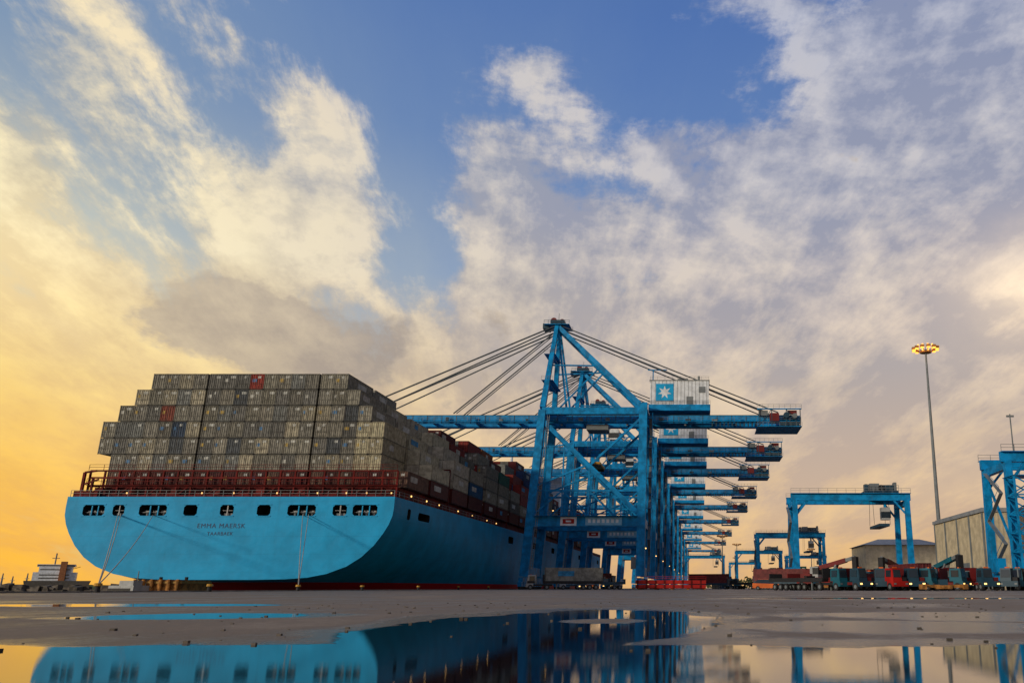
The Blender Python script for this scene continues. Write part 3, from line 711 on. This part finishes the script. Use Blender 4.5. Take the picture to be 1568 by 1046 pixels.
# ---------------------------------------------------------------- vehicles
def wheel(m,x,y,r=.52,w=.35):
    m.cyl((x-w/2,y,r),(x+w/2,y,r),r,DARK,14); m.cyl((x-w/2-.02,y,r),(x+w/2+.02,y,r),r*.5,GREY,10)
def tractor(cab,chas,load=None,lights=True,trailer=True):
    m=MB()
    m.box(-.95,.95,-.1,5.2,.75,1.1,chas)
    m.box(-1.22,1.22,-.15,1.3,.55,1.25,cab)
    b=[(-1.15,0,1.25),(.35,0,1.25),(.35,1.9,1.25),(-1.15,1.9,1.25),(-1.05,.25,2.95),(.3,.25,2.95),(.3,1.85,2.95),(-1.05,1.85,2.95)]
    m.quad8(b,cab); m.quad8([(-1.0,.02,1.75),(.22,.02,1.75),(.22,.12,1.75),(-1.0,.12,1.75),(-.95,.19,2.75),(.2,.19,2.75),(.2,.3,2.75),(-.95,.3,2.75)],GLASS)
    m.box(.33,.37,.5,1.6,1.8,2.7,GLASS); m.box(-1.16,-1.08,.5,1.6,1.8,2.7,GLASS)
    m.box(.5,1.15,.1,1.6,1.25,1.75,chas); m.cyl((.9,1.9,1.1),(.9,1.9,3.1),.1,GREY)
    for xx in (-.95,.95): m.box(xx-.18,xx+.18,-.19,-.15,.8,1.0,LAMPW if lights else GREY)
    m.box(-.5,.1,.7,.9,2.96,3.12,ORANGE)
    for xx in (-1.05,1.05): wheel(m,xx,.75); wheel(m,xx,4.1)
    if trailer:
        m.box(-1.2,1.2,3.4,15.5,1.25,1.5,chas)
        for xx in (-1.22,1.22): m.box(xx-.06,xx+.06,3.4,15.5,1.2,1.75,chas)
        m.box(-1.2,1.2,3.3,3.5,1.5,3.0,chas); m.box(-1.2,1.2,15.3,15.5,1.5,2.4,chas)
        for yk in (11.6,12.9,14.2):
            for xx in (-1.0,1.0): wheel(m,xx,yk,.5)
        m.box(-.9,-.7,6,6.2,0,1.25,GREY); m.box(.7,.9,6,6.2,0,1.25,GREY)
    if load: container(m,-1.22,3.6,1.52,12.0,load,1,True)
    return m.mesh('terminal_tractor')
tv=[tractor(DWHITE,DBLUE,None,False),tractor(TEAL,DARK,None,False),tractor(RED,DARK,None,False),tractor(TEAL,DBLUE,(.15,.03,.03)),tractor(DWHITE,DARK,(.22,.22,.2),False),tractor(DBLUE,DKRED,None,True),tractor(TEAL,DKRED,None,True),tractor(DBLUE,DARK,None,False)]
for k_ in range(12):
    put('terminal_tractor',tv[[1,5,7,2,5,1,7,6,5,7,1,5][k_]],None,(20.5+k_*2.35+random.uniform(-.3,.3),122+random.uniform(-3,3),.0),random.uniform(-.9,.9))
for k_ in range(11):
    put('terminal_tractor',tv[[2,1,5,7,5,6,3,7,5,1,7][k_]],None,(22+k_*2.8,146+random.uniform(-3,3),.0),random.uniform(-1.5,1.5))
put('terminal_tractor',tv[4],None,(-35.5,182,0),-1.35)
put('terminal_tractor',tv[0],None,(-33,210,0),-1.35)
put('terminal_tractor',tv[3],None,(-26,250,0),0.1); put('terminal_tractor',tv[4],None,(-30,290,0),0)
put('terminal_tractor',tv[3],None,(12,260,0),1.2); put('terminal_tractor',tv[2],None,(17,230,0),.5); put('terminal_tractor',tv[7],None,(8,300,0),0)
put('terminal_tractor',tv[3],None,(27,190,0),1.2); put('terminal_tractor',tv[5],None,(33,186,0),.8)
def stacker(C):
    m=MB()
    m.box(-1.9,1.9,0,7,1.0,2.3,C); m.box(-1.7,1.7,4.5,7.6,1.2,3.0,C)
    m.box(-.9,.9,3.2,5,2.3,4.3,DWHITE); m.box(-.95,.95,3.1,4.4,2.9,4.1,GLASS)
    for xx in (-1.7,1.7): wheel(m,xx,1.2,.9,.7); wheel(m,xx,6.2,.8,.6)
    m.beam((0,6.8,3.2),(0,-2.5,5.4),.9,.8,C); m.beam((0,-2.5,5.4),(0,-4.5,5.9),.6,.6,GREY)
    m.beam((-.7,1,2),(-.4,-.5,4.6),.3,.3,GREY); m.beam((.7,1,2),(.4,-.5,4.6),.3,.3,GREY)
    m.box(-.5,.5,-4.9,-4,3.8,6,DARK); m.box(-3.2,3.2,-4.8,-4.1,3.3,3.8,DKRED)
    return m.mesh('reach_stacker')
stm=stacker(DKRED)
put('reach_stacker',stm,None,(26,168,0),.9); put('reach_stacker',stm,None,(38,172,0),-.7); put('reach_stacker',stacker(TEAL),None,(45,160,0),.3)
def car(c):
    m=MB()
    m.quad8([(-.9,0,.35),(.9,0,.35),(.9,4.8,.35),(-.9,4.8,.35),(-.88,.05,1.0),(.88,.05,1.0),(.88,4.8,1.15),(-.88,4.8,1.15)],c)
    m.quad8([(-.85,1.1,1.03),(.85,1.1,1.03),(.85,4.6,1.12),(-.85,4.6,1.12),(-.7,1.8,1.75),(.7,1.8,1.75),(.7,3.9,1.75),(-.7,3.9,1.75)],GLASS)
    m.box(-.68,.68,1.85,3.85,1.74,1.8,c)
    for xx in (-.82,.82): wheel(m,xx,.9,.34,.24); wheel(m,xx,3.9,.34,.24)
    for xx in (-.65,.65): m.box(xx-.16,xx+.16,-.03,.03,.65,.82,LAMPW)
    return m.mesh('pickup_truck')
put('pickup_truck',car(DWHITE),None,(-27,205,0),.2); put('pickup_truck',car(ORANGE),None,(-24,196,0),.1); put('pickup_truck',car(GREY),None,(-20,215,0),0)
put('pickup_truck',car(ORANGE),None,(14,150,0),1.4)
hc=MB()
for k_ in range(2):
    hc.box(-14,1.6,196,209,.3+k_*.95,1.05+k_*.95,RED)
    for i in range(8): hc.box(-13.8+i*2,-13.4+i*2,195.9,196,.2+k_*.95,1.1+k_*.95,MAROON)
for i in range(5): hc.box(-13.5+i*3.6,-12.9+i*3.6,196.5,208,0,.3,RUST)
hc.rail((-14,196.1,2.0),(1.6,196.1,2.0),RED,.8,2,.06)
hc.obj('hatch_cover')
yc=MB()
for (x0,y0,n,k) in ((26,232,2,'mix'),(29,232,1,'mix'),(32,232,2,'mix'),(35,232,1,'mix'),(38,232,1,'mix'),(25,380,3,'mix'),(28,380,2,'mix'),(31,380,3,'mix'),(34,380,3,'mix'),(37,380,2,'mix'),(5,330,1,'mix'),(10,440,2,'mix'),(14,440,2,'mix')):
    for j in range(n): container(yc,x0,y0,.02+j*2.92,12.19,pick(k),1,False)
yc.obj('shipping_container_stack')
for (xx,yy) in ((18.5,140),(31,112),(47,118)):
    cm=MB(); cm.box(-1,1,-.6,.6,.25,.7,RUST); cm.box(-2.6,2.6,-.25,.25,.4,.75,RUST)
    for s in (-1,1): cm.box(s*2.6-.2,s*2.6+.2,-1.2,1.2,.2,.8,RUST); cm.box(s*.8-.1,s*.8+.1,-.5,.5,0,.25,DARK)
    cm.box(-.5,.5,-.4,.4,.7,1.4,DBLUE)
    cm.obj('container_spreader',None,(xx,yy,0))

# ---------------------------------------------------------------- far left
fs=MB()
fs.quad8([(-20,-60,-3),(20,-60,-3),(14,70,-3),(-14,70,-3),(-22,-62,7),(22,-62,7),(16,85,8),(-16,85,8)],mat('far_ship_hull',(.12,.11,.10),.6))
fs.box(-17,17,-55,-42,7,15,WHITE); fs.box(-13,13,-54,-43,15,20,WHITE); fs.box(-15,15,-53,-44,20,22.5,WHITE); fs.box(-14.9,14.9,-53.2,-53,20.7,21.8,GLASS)
for zz in (9,12,17): fs.box(-12,12,-55.15,-55.02,zz,zz+.9,GLASS) if zz<15 else fs.box(-12,12,-54.15,-54.02,zz,zz+.9,GLASS)
fs.box(4,9,-58,-54,7,25,mat('funnel',(.3,.12,.05),.6)); fs.cyl((-2,-48,22.5),(-2,-48,33),.6,GREY); fs.box(-5,1,-48.3,-47.7,28,28.6,GREY)
for yk in (-20,10,40): fs.cyl((0,yk,8),(0,yk,20),.7,YEL); fs.beam((0,yk,19),(9,yk,22),.6,.6,YEL)
fs.obj('cargo_ship',None,(-650,900,0)).rotation_euler[2]=.5
tb=MB()
tb.quad8([(-3,-6,-3.2),(3,-6,-3.2),(1.6,7,-3.2),(-1.6,7,-3.2),(-3.6,-6.4,-1.0),(3.6,-6.4,-1.0),(.4,9,-.2),(-.4,9,-.2)],DWHITE)
tb.box(-1.9,1.9,-3,2.4,-1.0,.7,DWHITE); tb.box(-1.95,1.95,-2.4,2.45,-.3,.3,GLASS); tb.box(-1.3,1.3,-2,1,.7,1.4,DWHITE); tb.cyl((0,-1,1.4),(0,-1,2.8),.07,GREY)
tb.obj('work_boat',None,(-86.0,134,0)).rotation_euler[2]=1.2
pt=MB()
pt.box(-3.6,3.6,-4,4,-3.6,1.5,RUST); pt.box(-3.75,3.75,-4.15,4.15,1.0,1.3,mat('timber',(.35,.20,.06),.8))
for k_ in range(6): pt.cyl((-3.2+k_*1.3,-4.35,-3.5),(-3.2+k_*1.3,-4.35,1.6),.24,RUST,8)
pt.cyl((-2,0,1.5),(-2,0,2.0),.25,DARK); pt.cyl((2,0,1.5),(2,0,2.0),.25,DARK)
pt.obj('mooring_pontoon',None,(-82.2,138,0))
bk=MB()
random.seed(3)
for k_ in range(420):
    u=random.random(); v=random.gauss(0,.33)
    cx=-340+u*155; cy=305+v*9; hz=-2.6+max(0,(1-abs(v)*1.3))*4.2*random.uniform(.5,1)
    r_=random.uniform(.8,1.9)
    p=[Vector((random.uniform(.6,1)*sx,random.uniform(.6,1)*sy,random.uniform(.6,1)*sz))*r_+Vector((cx,cy,hz-r_*.6)) for sz in (-1,1) for sx,sy in ((-1,-1),(1,-1),(1,1),(-1,1))]
    bk.quad8(p,ROCK)
bk.obj('rock_breakwater')
sh=MB()
for i in range(90):
    xx=-2600+i*20; h_=random.uniform(3,9); sh.quad8([(xx,1900,-3),(xx+21,1900,-3),(xx+21,1960,-3),(xx,1960,-3),(xx+1,1905,h_),(xx+20,1905,h_*random.uniform(.7,1.2)),(xx+20,1950,h_),(xx+1,1950,h_)],LEAF)
sh.obj('far_shore')
for xx,h_ in ((-1530,34),(-1500,22),(-1475,42),(-1462,30),(-1440,24),(-1410,30)):
    cm=MB(); cm.cyl((0,0,0),(0,0,h_),2.2,GREY,8,r2=1.0); cm.box(-4,4,-1,1,h_*.62,h_*.66,GREY); cm.box(-7,7,-6,6,0,7,GREY)
    cm.obj('industrial_chimney',None,(xx,1850,0))
tr=MB(); k_=tr.mi(LEAF); random.seed(11)
for i in range(9000):
    xx=random.uniform(-40,1300); base=9+5*math.sin(xx*.021)+3*math.sin(xx*.09)+2.5*math.sin(xx*.31)
    zc=random.random()**.7*base; yy=1250+random.uniform(-15,15); s_=random.uniform(.6,1.7)
    b0=len(tr.v)
    for q_ in range(4):
        th=q_*math.pi/2+random.uniform(-.4,.4); tr.v.append((xx+math.cos(th)*s_,yy+random.uniform(-.8,.8),zc+math.sin(th)*s_))
    tr.f.append((b0,b0+1,b0+2,b0+3)); tr.m.append(k_); tr.c.append((1,1,1))
tr.obj('distant_treeline')
db=MB(); random.seed(5)
for i in range(260):
    xx=random.uniform(-9,6); yy=random.uniform(5,22); r_=random.uniform(.004,.018)
    db.box(xx-r_*1.4,xx+r_,yy-r_,yy+r_*1.3,0,r_*1.1,ROCK)
db.obj('gravel_debris')
